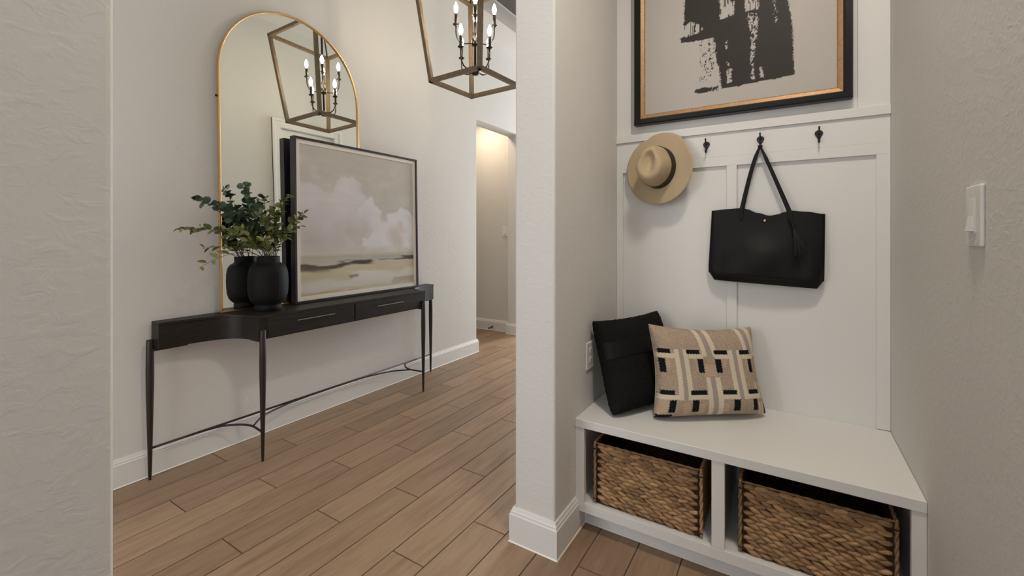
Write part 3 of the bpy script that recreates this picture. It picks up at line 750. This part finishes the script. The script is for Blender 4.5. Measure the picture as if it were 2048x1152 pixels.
# ------------------------------------------------------------------ console table
ZT, ZA = 0.782, 0.652
CY = 1.925
con = thing('console_table', (-2.6, CY, 0), 'long dark wood console table with curved ends and slim bronze legs', 'table')
XBK, XEND, XF = -2.7265, -2.640, -2.402
def half(d):   # front outline from the end (offset .985) to the centre block (offset .655), concave sweep
    pts = [(XEND, 1.0), (XEND + .004, .93), (XEND + .012, .85), (XEND + .022, .79), (XEND + .040, .735), (XEND + .070, .695), (XEND + .115, .668), (XEND + .165, .655), (XF - .035, .648), (XF, .642)]
    P = [Vector((x, o)) for x, o in pts]; Q = [P[0] * 2 - P[1]] + P + [P[-1] * 2 - P[-2]]; out = []
    for i in range(1, len(Q) - 2):
        a, b, c, e4 = Q[i - 1:i + 3]
        for k in range(5):
            t_ = k / 5; out.append(0.5 * ((2 * b) + (c - a) * t_ + (2 * a - 5 * b + 4 * c - e4) * t_ ** 2 + (3 * b - a - 3 * c + e4) * t_ ** 3))
    out.append(P[-1]); return [(p.x + d, p.y) for p in out]
def outline(d):
    h = half(d); L_ = [(x, CY - o) for x, o in h]; Rr = [(x, CY + o) for x, o in h[::-1]]
    return L_ + Rr + [(XBK, CY + h[0][1]), (XBK, CY - h[0][1])]
part('table_top', MB().prism(outline(0.004), 2, ZT - .014, ZT), 'espresso', con, 0.0015)
part('apron', MB().prism(outline(0.0), 2, ZA, ZT - .0142), 'espresso', con, 0.0015)
for y0, y1 in ((1.335, 1.890), (1.906, 2.478)):
    d_ = part('drawer', MB().box((XF + .0002, y0, 0.664), (XF + .006, y1, 0.766)), 'espresso', con, 0.0015)
    gap = MB(); fx = XF + .0012
    for a, b in (((y0 - .004, .660), (y1 + .004, .6635)), ((y0 - .004, .7665), (y1 + .004, .7678)), ((y0 - .004, .660), (y0 - .0005, .7678)), ((y1 + .0005, .660), (y1 + .004, .7678))):
        gap.box((fx - .002, a[0], a[1]), (fx, b[0], b[1]))
    part('reveal', gap, 'slot_dark', con)
    yc = (y0 + y1) / 2 + .005; pb = MB().box((XF + .016, yc - .123, .7265), (XF + .022, yc + .123, .7315))
    for yy in (yc - .10, yc + .10): pb.box((XF + .005, yy - .003, .7275), (XF + .017, yy + .003, .7305))
    part('pull', pb, 'pull_metal', d_)
def leg(x, y, zt, rx=1):
    prof = [(.0055, .0), (.0075, .02), (.0125, .25), (.0165, .46), (.0172, .54), (.0150, zt - .004), (.0135, zt)]
    m = MB().lathe([(r, z) for r, z in prof], (x, y, .0004), 16); part('leg', m, 'bronze', con, 0, True)
    part('glide', MB().lathe([(.0058, 0), (.0066, .002), (.0066, .010), (.005, .012)], (x, y, .0002), 12), 'gunmetal', con, 0, True)
XB = -2.690; XC = -2.395
leg(XB, CY - 1.018, .695); leg(XB, CY + 1.018, .695); leg(XC, CY - .622, .705); leg(XC, CY + .612, .705)
for y0, y1 in ((CY - 1.018, CY - .86), (CY + .86, CY + 1.018)): part('leg_bracket', MB().box((XB - .016, y0, ZA - .014), (XB + .016, y1, ZA - .0005)), 'bronze', con, 0.002)
for yy in (CY - .622, CY + .612): part('leg_bracket', MB().box((XC - .12, yy - .010, ZA - .013), (XC, yy + .010, ZA - .0005)), 'bronze', con, 0.002)
zs = .155
part('stretcher', MB().tube([(XB, CY - 1.018, zs), (XB, CY + 1.018, zs)], .0062, 8), 'bronze', con, 0, True)
def arc(pts, n=6):
    # Catmull-Rom
    P = [Vector((x, y, zs)) for x, y in pts]; P = [P[0] * 2 - P[1]] + P + [P[-1] * 2 - P[-2]]; out = []
    for i in range(1, len(P) - 2):
        for k in range(n):
            t_ = k / n; a, b, c, d = P[i - 1:i + 3]
            out.append(0.5 * ((2 * b) + (c - a) * t_ + (2 * a - 5 * b + 4 * c - d) * t_ ** 2 + (3 * b - a - 3 * c + d) * t_ ** 3))
    return out + [P[-2]]
A_ = [(XB + .002, CY - .86), (XB + .004, CY - .78), (XB + .026, CY - .695), (XB + .095, CY - .632), (XB + .165, CY - .610), (-2.455, CY - .615), (XC, CY - .622)]
part('stretcher', MB().tube(arc(A_), .0060, 8), 'bronze', con, 0, True)
part('stretcher', MB().tube(arc([(x, 2 * CY - y - .008) for x, y in A_]), .0060, 8), 'bronze', con, 0, True)
B_ = [(-2.520, CY - .606), (-2.578, CY - .545), (-2.618, CY - .49), (-2.653, CY - .382), (-2.674, CY - .25), (-2.682, CY), (-2.674, CY + .25), (-2.653, CY + .375), (-2.618, CY + .483), (-2.578, CY + .535), (-2.520, CY + .598)]
part('stretcher', MB().tube(arc(B_), .0052, 8), 'bronze', con, 0, True)

# ------------------------------------------------------------------ arched mirror on the console
my0, my1, mzc = 1.218, 2.170, 2.155; mr_ = (my1 - my0) / 2; mc = (my0 + my1) / 2; zb = ZT + .0008
MX = -2.668
mir = thing('arched_mirror', (MX, mc, zb), 'tall arched mirror in a slim brass frame behind the painting and vase', 'mirror')
def arch(ins, n=40):
    return [(my0 + ins, zb + ins), (my0 + ins, mzc)] + [(mc - (mr_ - ins) * math.cos(math.pi * i / n), mzc + (mr_ - ins) * math.sin(math.pi * i / n)) for i in range(1, n)] + [(my1 - ins, mzc), (my1 - ins, zb + ins)]
part('glass', MB().prism(arch(.006), 0, MX - .006, MX), 'mirror', mir)
O_, I_ = arch(0), arch(.010); n = len(O_); fm = MB(); V = []
for pts, x in ((O_, MX - .012), (O_, MX + .010), (I_, MX + .010), (I_, MX - .012)): V += [(x, y, z) for y, z in pts]
Fs = []
for k in range(4):
    for i in range(n): Fs.append((k * n + i, k * n + (i + 1) % n, ((k + 1) % 4) * n + (i + 1) % n, ((k + 1) % 4) * n + i))
part('frame', fm.add(V, Fs), 'brass', mir, 0.0025)
mir.rotation_euler = (0, -.028, 0)
for z in (2.00, 1.40): part('clip', MB().box((MX - .014, my0 - .006, z - .006), (MX - .006, my0 + .001, z + .006)), 'black_iron', mir)

# ------------------------------------------------------------------ seascape leaning on the mirror
ay0, ay1, az0, az1 = 1.617, 2.697, ZT + .0012, 1.842
AX = -2.598
sea = thing('framed_painting', (AX, (ay0 + ay1) / 2, az0), 'cloudy seascape painting in a black frame standing on the console', 'painting')
sea.rotation_euler = (0, -.018, 0)
def sweep_yz(y0, y1, z0, z1, prof):
    V = []; k = len(prof)
    for cy, cz, sy, sz in ((y0, z0, 1, 1), (y1, z0, -1, 1), (y1, z1, -1, -1), (y0, z1, 1, -1)):
        for d, x in prof: V.append((AX + x, cy + sy * d, cz + sz * d))
    return MB().add(V, [(i * k + j, i * k + (j + 1) % k, ((i + 1) % 4) * k + (j + 1) % k, ((i + 1) % 4) * k + j) for i in range(4) for j in range(k)])
part('frame', sweep_yz(ay0, ay1, az0, az1, [(0, -.046), (0, 0), (.014, 0), (.014, -.046)]), 'frame_black', sea, 0.001)
part('inner_mat', sweep_yz(ay0 + .0145, ay1 - .0145, az0 + .0145, az1 - .0145, [(0, -.03), (0, -.010), (.026, -.010), (.026, -.03)]), 'mat_cream', sea, 0.001)
part('back_board', MB().box((AX - .044, ay0 + .012, az0 + .012), (AX - .032, ay1 - .012, az1 - .012)), 'frame_black', sea)
n_ = 220; sy0, sy1, sz0, sz1 = ay0 + .0405, ay1 - .0405, az0 + .0405, az1 - .0405
S_, T_ = np.meshgrid(np.linspace(0, 1, n_ + 1), np.linspace(0, 1, n_ + 1)); S_ = S_.ravel(); T_ = T_.ravel()
C = lambda r, g, b: np.array(alb(r, g, b, 1.35)) * np.array((0.95, 1.0, 1.08))
def mix(a, b, k): return a * (1 - k)[:, None] + b * k[:, None]
w1 = fbm(S_ * 5, T_ * 5, 40) - .5; w2 = fbm(S_ * 14, T_ * 14, 50) - .5; w3 = fbm(S_ * 6, T_ * 34, 60) - .5; w4 = fbm(S_ * 40, T_ * 40, 70) - .5
rgb = np.tile(C(166, 158, 145), (len(S_), 1)); rgb = mix(rgb, C(178, 169, 158), smoothstep(-.1, .3, w1 + .6 * (T_ - .3)))
def cloud(cs, col, soft=.05, base=None):
    global rgb
    d = np.full(len(S_), 9.0)
    for cx, cy, r in cs: d = np.minimum(d, np.hypot(S_ - cx, (T_ - cy) * .95) - r)
    d = d + .07 * w1 + .07 * w2 + .03 * w4; rgb = mix(rgb, col, smoothstep(soft, -soft, d))
cloud([(.10, .36, .10), (.02, .36, .11), (.20, .44, .15), (.34, .25, .085), (.40, .27, .09), (.37, .34, .13), (.46, .36, .09), (.12, .52, .14), (.45, .50, .15), (.56, .46, .10), (.30, .56, .16), (.05, .56, .12)], C(184, 174, 170), .014)
cloud([(.36, .26, .06), (.30, .36, .07), (.08, .36, .06)], C(188, 178, 174), .06)
cloud([(.55, .385, .07), (.575, .43, .075), (.60, .50, .07), (.50, .42, .06)], C(191, 183, 180), .012)
cloud([(.53, .47, .05), (.49, .53, .05)], C(186, 177, 173), .06)
cloud([(.42, .58, .08), (.47, .64, .07), (.50, .55, .05), (.28, .66, .09), (.12, .64, .08)], C(174, 164, 154), .09)
cloud([(.87, .445, .055), (.79, .49, .065), (.83, .47, .05), (.95, .49, .075), (1.0, .52, .08), (.90, .58, .12), (.70, .58, .08), (.63, .64, .08), (.74, .66, .11), (.54, .69, .06), (.98, .62, .10)], C(192, 186, 182), .012)
cloud([(.80, .60, .055), (.82, .66, .05), (.86, .55, .03)], C(178, 168, 157), .05)
rgb = mix(rgb, C(178, 168, 155), smoothstep(.66, .74, T_ + .10 * w1) * .8)
def streak(t0, t1, s0, s1, col, wob=.02, soft=.008, k=1.0):
    global rgb
    tw = T_ + wob * w3 + wob * .6 * w1; m = smoothstep(t0 - soft, t0 + soft, tw) * smoothstep(t1 + soft, t1 - soft, tw) * smoothstep(s0 - .03, s0 + .02, S_ + .3 * w3) * smoothstep(s1 + .03, s1 - .03, S_ + .3 * w3)
    rgb = mix(rgb, col, m * k)
streak(.735, 1.1, -1, 2, C(172, 160, 136), .012, .006); streak(.745, .765, -1, .45, C(160, 149, 122), .02)
streak(.755, .790, -1, .95, C(160, 152, 144), .02, .01, .8); streak(.752, .775, .55, .86, C(140, 138, 136), .02, .01, .6)
streak(.800, .835, -.1, .40, C(74, 62, 54), .035, .005); streak(.782, .812, .30, .57, C(62, 51, 46), .03, .005); streak(.81, .845, -.1, .22, C(90, 74, 62), .05, .006, .8)
streak(.784, .798, .33, .40, C(176, 166, 150), .03, .003, .8); streak(.765, .800, .86, 1.1, C(70, 58, 50), .025, .005); streak(.785, .795, .66, .88, C(98, 88, 80), .02, .004, .7)
streak(.84, .885, -.1, 1.1, C(172, 158, 128), .03, .02, .9); streak(.875, .93, .35, 1.1, C(188, 180, 170), .06, .02, .8); streak(.885, .905, .30, .46, C(112, 98, 84), .03, .004, .8)
streak(.915, .98, -.1, .9, C(184, 176, 164), .07, .02, .85); streak(.985, 1.05, -.1, .5, C(156, 142, 104), .03, .012, .8); streak(.93, .985, .80, 1.1, C(150, 138, 116), .05, .01, .8)
rgb = np.clip(rgb * (1 + .10 * w3 + .06 * w2)[:, None], 0, .9)
me = bpy.data.meshes.new('print'); W_ = n_ + 1
yy = sy0 + (sy1 - sy0) * S_; zz = sz1 - (sz1 - sz0) * T_
me.from_pydata(list(zip([-.016] * len(yy), (yy - sea.location.y).tolist(), (zz - sea.location.z).tolist())), [], [(j * W_ + i, (j + 1) * W_ + i, (j + 1) * W_ + i + 1, j * W_ + i + 1) for j in range(n_) for i in range(n_)])
paint(me, rgb); link('print', me, 'sea_print', sea)

# ------------------------------------------------------------------ vase with branches
VX, VY = -2.552, 1.420; VZ = ZT + .0006
prof = [(.066, 0), (.069, .003), (.069, .030), (.066, .034), (.080, .046), (.093, .064), (.101, .092), (.104, .130), (.1045, .175), (.102, .215), (.095, .245), (.083, .263), (.068, .272), (.060, .278), (.060, .308), (.0585, .312), (.054, .312), (.054, .270), (.060, .255)]
single('vase', MB().lathe(prof, (VX, VY, VZ), 120, lambda a, z: 1 + (.006 * math.sin(a * 40) if .04 < z < .265 else 0)), 'vase_black', (VX, VY, VZ),
       'matte black ribbed vase holding leafy branches on the console', 'vase', smooth=True)
def leaf_mesh(L_, W__, rnd, k):
    m = MB()
    def fn(u, v):
        s = v; q = u * 2 - 1
        wd = W__ / 2 * (math.sin(math.pi * s ** (.8 if not rnd else .9)) ** (.75 if not rnd else .55))
        return (q * wd, s * L_, .12 * L_ * math.sin(s * 2.4 + k) * .6 + .25 * abs(q) * wd)
    m.grid(fn, 2, 6); me = m.mesh('leaf', smooth=True); me.materials.append(M['leaf_dark' if rnd else 'leaf_light']); return me
LL = [leaf_mesh(.046, .026, False, k * .5) for k in range(3)]; LE = [leaf_mesh(.046, .043, True, k * .5) for k in range(3)]
BR = [('l', (-2.50, .962, 1.254), 'reaching furthest left past the mirror frame'), ('l', (-2.52, 1.068, 1.149), 'thin twig with few leaves left of the vase, upper of two'),
      ('l', (-2.45, 1.023, 1.056), 'low twig drooping furthest down left of the vase'), ('l', (-2.46, 1.150, 1.245), 'arching low to the left just above the bare twigs'),
      ('l', (-2.50, 1.622, 1.355), 'reaching furthest right across the painting frame'), ('l', (-2.54, 1.538, 1.457), 'rising highest on the right beside the painting'),
      ('l', (-2.48, 1.42, 1.395), 'standing upright over the vase mouth'), ('l', (-2.45, 1.552, 1.27), 'leaning right against the painting edge'),
      ('l', (-2.44, 1.312, 1.326), 'front centre of the bouquet facing the room'), ('l', (-2.42, 1.199, 1.243), 'front left of the bouquet facing the room'),
      ('l', (-2.46, 1.48, 1.21), 'short one low at the front right'), ('l', (-2.41, 1.318, 1.20), 'short one low at the front centre'), ('l', (-2.45, 1.20, 1.17), 'short one low at the front left'),
      ('l', (-2.60, 1.47, 1.28), 'at the back near the mirror, right of centre'), ('l', (-2.60, 1.30, 1.24), 'at the back near the mirror, left of centre'),
      ('e', (-2.56, 1.040, 1.395), 'reaching furthest left'), ('e', (-2.60, 1.149, 1.372), 'behind the leftmost one'), ('e', (-2.58, 1.299, 1.495), 'rising highest at the top'),
      ('e', (-2.60, 1.422, 1.440), 'rising right of the tallest one'), ('e', (-2.54, 1.195, 1.310), 'in the middle left'), ('e', (-2.50, 1.277, 1.365), 'in the middle front')]
def orient(d, n):
    d = d.normalized(); n = (n - d * n.dot(d)).normalized(); x = d.cross(n).normalized(); return Matrix((x, d, n)).transposed()
for bi, (kind, tip, txt) in enumerate(BR):
    tip = Vector(tip); rr = random.Random(100 + bi)
    base = Vector((VX + rr.uniform(-.03, .03), VY + rr.uniform(-.03, .03), VZ + .285))
    dv = tip - base; ctrl = base + Vector((dv.x * .25, dv.y * .30, max(.10, dv.z * .75) + (.05 if abs(dv.y) > .2 else 0)))
    if bi in (1, 2): ctrl = base + Vector((dv.x * .35, dv.y * .40, .115))
    pth = bez(base, ctrl, tip, 14)
    nm = 'eucalyptus_branch' if kind == 'e' else 'leafy_branch'
    t = thing(nm, tuple(base), ('dark eucalyptus branch with round leaves, ' if kind == 'e' else 'light green small-leaved branch, ') + txt, 'branch', 'eucalyptus branches in the vase' if kind == 'e' else 'light green branches in the vase')
    part('stem', MB().tube(pth, [.0018 - .0009 * i / 14 for i in range(15)], 5), 'twig', t, 0, True)
    sparse = bi in (1, 2); nn = 6 if sparse else (16 if kind == 'l' else 13)
    if dv.length < .26 and not sparse: nn = 13
    if bi in (0, 15): nn = 22
    if bi in (3, 4, 5): nn = 19
    for k in range(nn):
        f = (.60 if sparse else .24) + (1 - (.60 if sparse else .24)) * (k + .6) / nn; fi = f * 14; i0 = min(13, int(fi)); p = pth[i0].lerp(pth[i0 + 1], fi - i0)
        tan = (pth[i0 + 1] - pth[i0]).normalized()
        for side in ((1, -1) if (kind == 'e' or k % 3 != 2) and not sparse else (rr.choice((1, -1)),)):
            if bi >= 8 and rr.random() < .12: continue
            az = rr.uniform(0, 6.28); rad = Vector((math.cos(az), math.sin(az), rr.uniform(-.3, .9)))
            rad = (rad - tan * rad.dot(tan)).normalized() * side
            d = (tan * rr.uniform(.3, .9) + rad).normalized(); nr = Vector((rr.uniform(-.3, .9), rr.uniform(-.8, .3), rr.uniform(.2, 1.0)))
            if abs(nr.normalized().dot(d)) > .93: nr = Vector((0.3, -.9, .5))
            sc = rr.uniform(.75, 1.15) * (1.0 - .25 * max(0, f - .75) / .25)
            q = p + d * .004; endp = q + d * .04 * sc
            if endp.x < MX + .014 and my0 - .02 < endp.y < my1: d.x = abs(d.x)
            o = link('leaf', rr.choice(LE if kind == 'e' else LL), None, t); o.matrix_local = Matrix.Translation(q - base) @ orient(d, nr).to_4x4() @ Matrix.Scale(sc, 4)

# ------------------------------------------------------------------ lantern chandelier
CX, CYh = -1.860, 2.491
zb_, zt_ = 2.268, 3.05; hb, ht = .219 - .004, .315 - .014; bw = .028
lan = thing('lantern_chandelier', (CX, CYh, zb_), 'open bronze lantern chandelier with eight candle bulbs hanging in the foyer', 'chandelier')
lan.rotation_euler = (0, 0, R(-3.1))
cb_ = [(CX + sx * hb, CYh + sy * hb, zb_ + bw / 2) for sx, sy in ((-1, -1), (1, -1), (1, 1), (-1, 1))]; ct_ = [(CX + sx * ht, CYh + sy * ht, zt_) for sx, sy in ((-1, -1), (1, -1), (1, 1), (-1, 1))]
for ring in (cb_, ct_):
    for i in range(4):
        a, b = Vector(ring[i]), Vector(ring[(i + 1) % 4]); d = (b - a).normalized() * bw / 2 * (1 if ring is cb_ else 1)
        part('cage_bar', MB().bar(a - d, b + d, bw, bw), 'lantern', lan, 0.002)
for i in range(4): part('cage_bar', MB().bar(cb_[i], ct_[i], bw, bw), 'lantern', lan, 0.002)
apex = Vector((CX, CYh, 3.29))
for i in range(4): part('roof_rod', MB().tube([ct_[i], apex], .007, 8), 'gunmetal', lan, 0, True)
part('stem', MB().tube([(CX, CYh, 2.345), (CX, CYh, ZH - .012)], .009, 12), 'gunmetal', lan, 0, True)
part('canopy', MB().lathe([(.03, 0), (.065, .012), (.065, .030)], (CX, CYh, ZH - .0305), 24), 'gunmetal', lan, 0, True)
part('hub', MB().lathe([(.004, 0), (.024, .004), (.029, .012), (.029, .026), (.016, .034), (.012, .05)], (CX, CYh, 2.338), 20), 'gunmetal', lan, 0, True)
part('hub', MB().lathe([(.010, 0), (.026, .004), (.029, .012), (.029, .022), (.024, .030), (.026, .05), (.016, .056), (.010, .06)], (CX, CYh, 2.543), 20), 'gunmetal', lan, 0, True)
def candle(a, r, zh, zp):
    c, s_ = math.cos(a), math.sin(a)
    def P(rr, z): return (CX + c * rr, CYh + s_ * rr, z)
    cd = part('candle_arm', MB().tube([P(.02, zh), P(r * .55, zh - .004), P(r * .82, zh + .010), P(r * .96, zh + .040), P(r, zh + .075), P(r, zp)], .0048, 8), 'gunmetal', lan, 0, True)
    part('drip_pan', MB().lathe([(.006, -.006), (.020, -.002), (.022, .004), (.019, .004), (.008, .001)], P(r, zp), 20), 'gunmetal', cd, 0, True)
    part('candle_sleeve', MB().lathe([(.010, .0), (.0105, .004), (.0105, .078), (.0085, .080)], P(r, zp), 16), 'gunmetal', cd, 0, True)
    part('bulb', MB().lathe([(.0065, .0), (.0095, .008), (.0140, .024), (.0152, .034), (.0135, .048), (.0085, .063), (.0035, .075), (.0006, .080)], P(r, zp + .0805), 16), 'bulb', cd, 0, True)
for k in range(4): candle(R(-5 + 90 * k), .138, 2.365, 2.492)
for k in range(4): candle(R(40 + 90 * k), .134, 2.562, 2.688)

# ------------------------------------------------------------------ flush ceiling lights (unseen from here)
def downlight(loc, watts, col, label, rad=.15):
    t = single('ceiling_light', MB().lathe([(rad, 0), (rad + .014, -.010), (rad + .024, -.006), (rad + .024, 0)], loc, 40), 'trim', loc, label, 'light', smooth=True)
    d = bpy.data.lights.new('ceiling_lamp', 'AREA'); d.shape = 'DISK'; d.size = rad * 2; d.energy = watts; d.color = col; d.spread = R(150)
    o = bpy.data.objects.new('ceiling_lamp', d); COL.objects.link(o); o.location = (loc[0], loc[1], loc[2] - .012)
downlight((0.10, 0.98, 3.2), 19, (1, .90, .77), 'white flush ceiling light over the passage')
downlight((-3.25, 4.25, 2.8), 10, (1, .80, .58), 'white flush ceiling light in the side hall')

for o in bpy.data.objects:
    if '_o' in o: del o['_o']
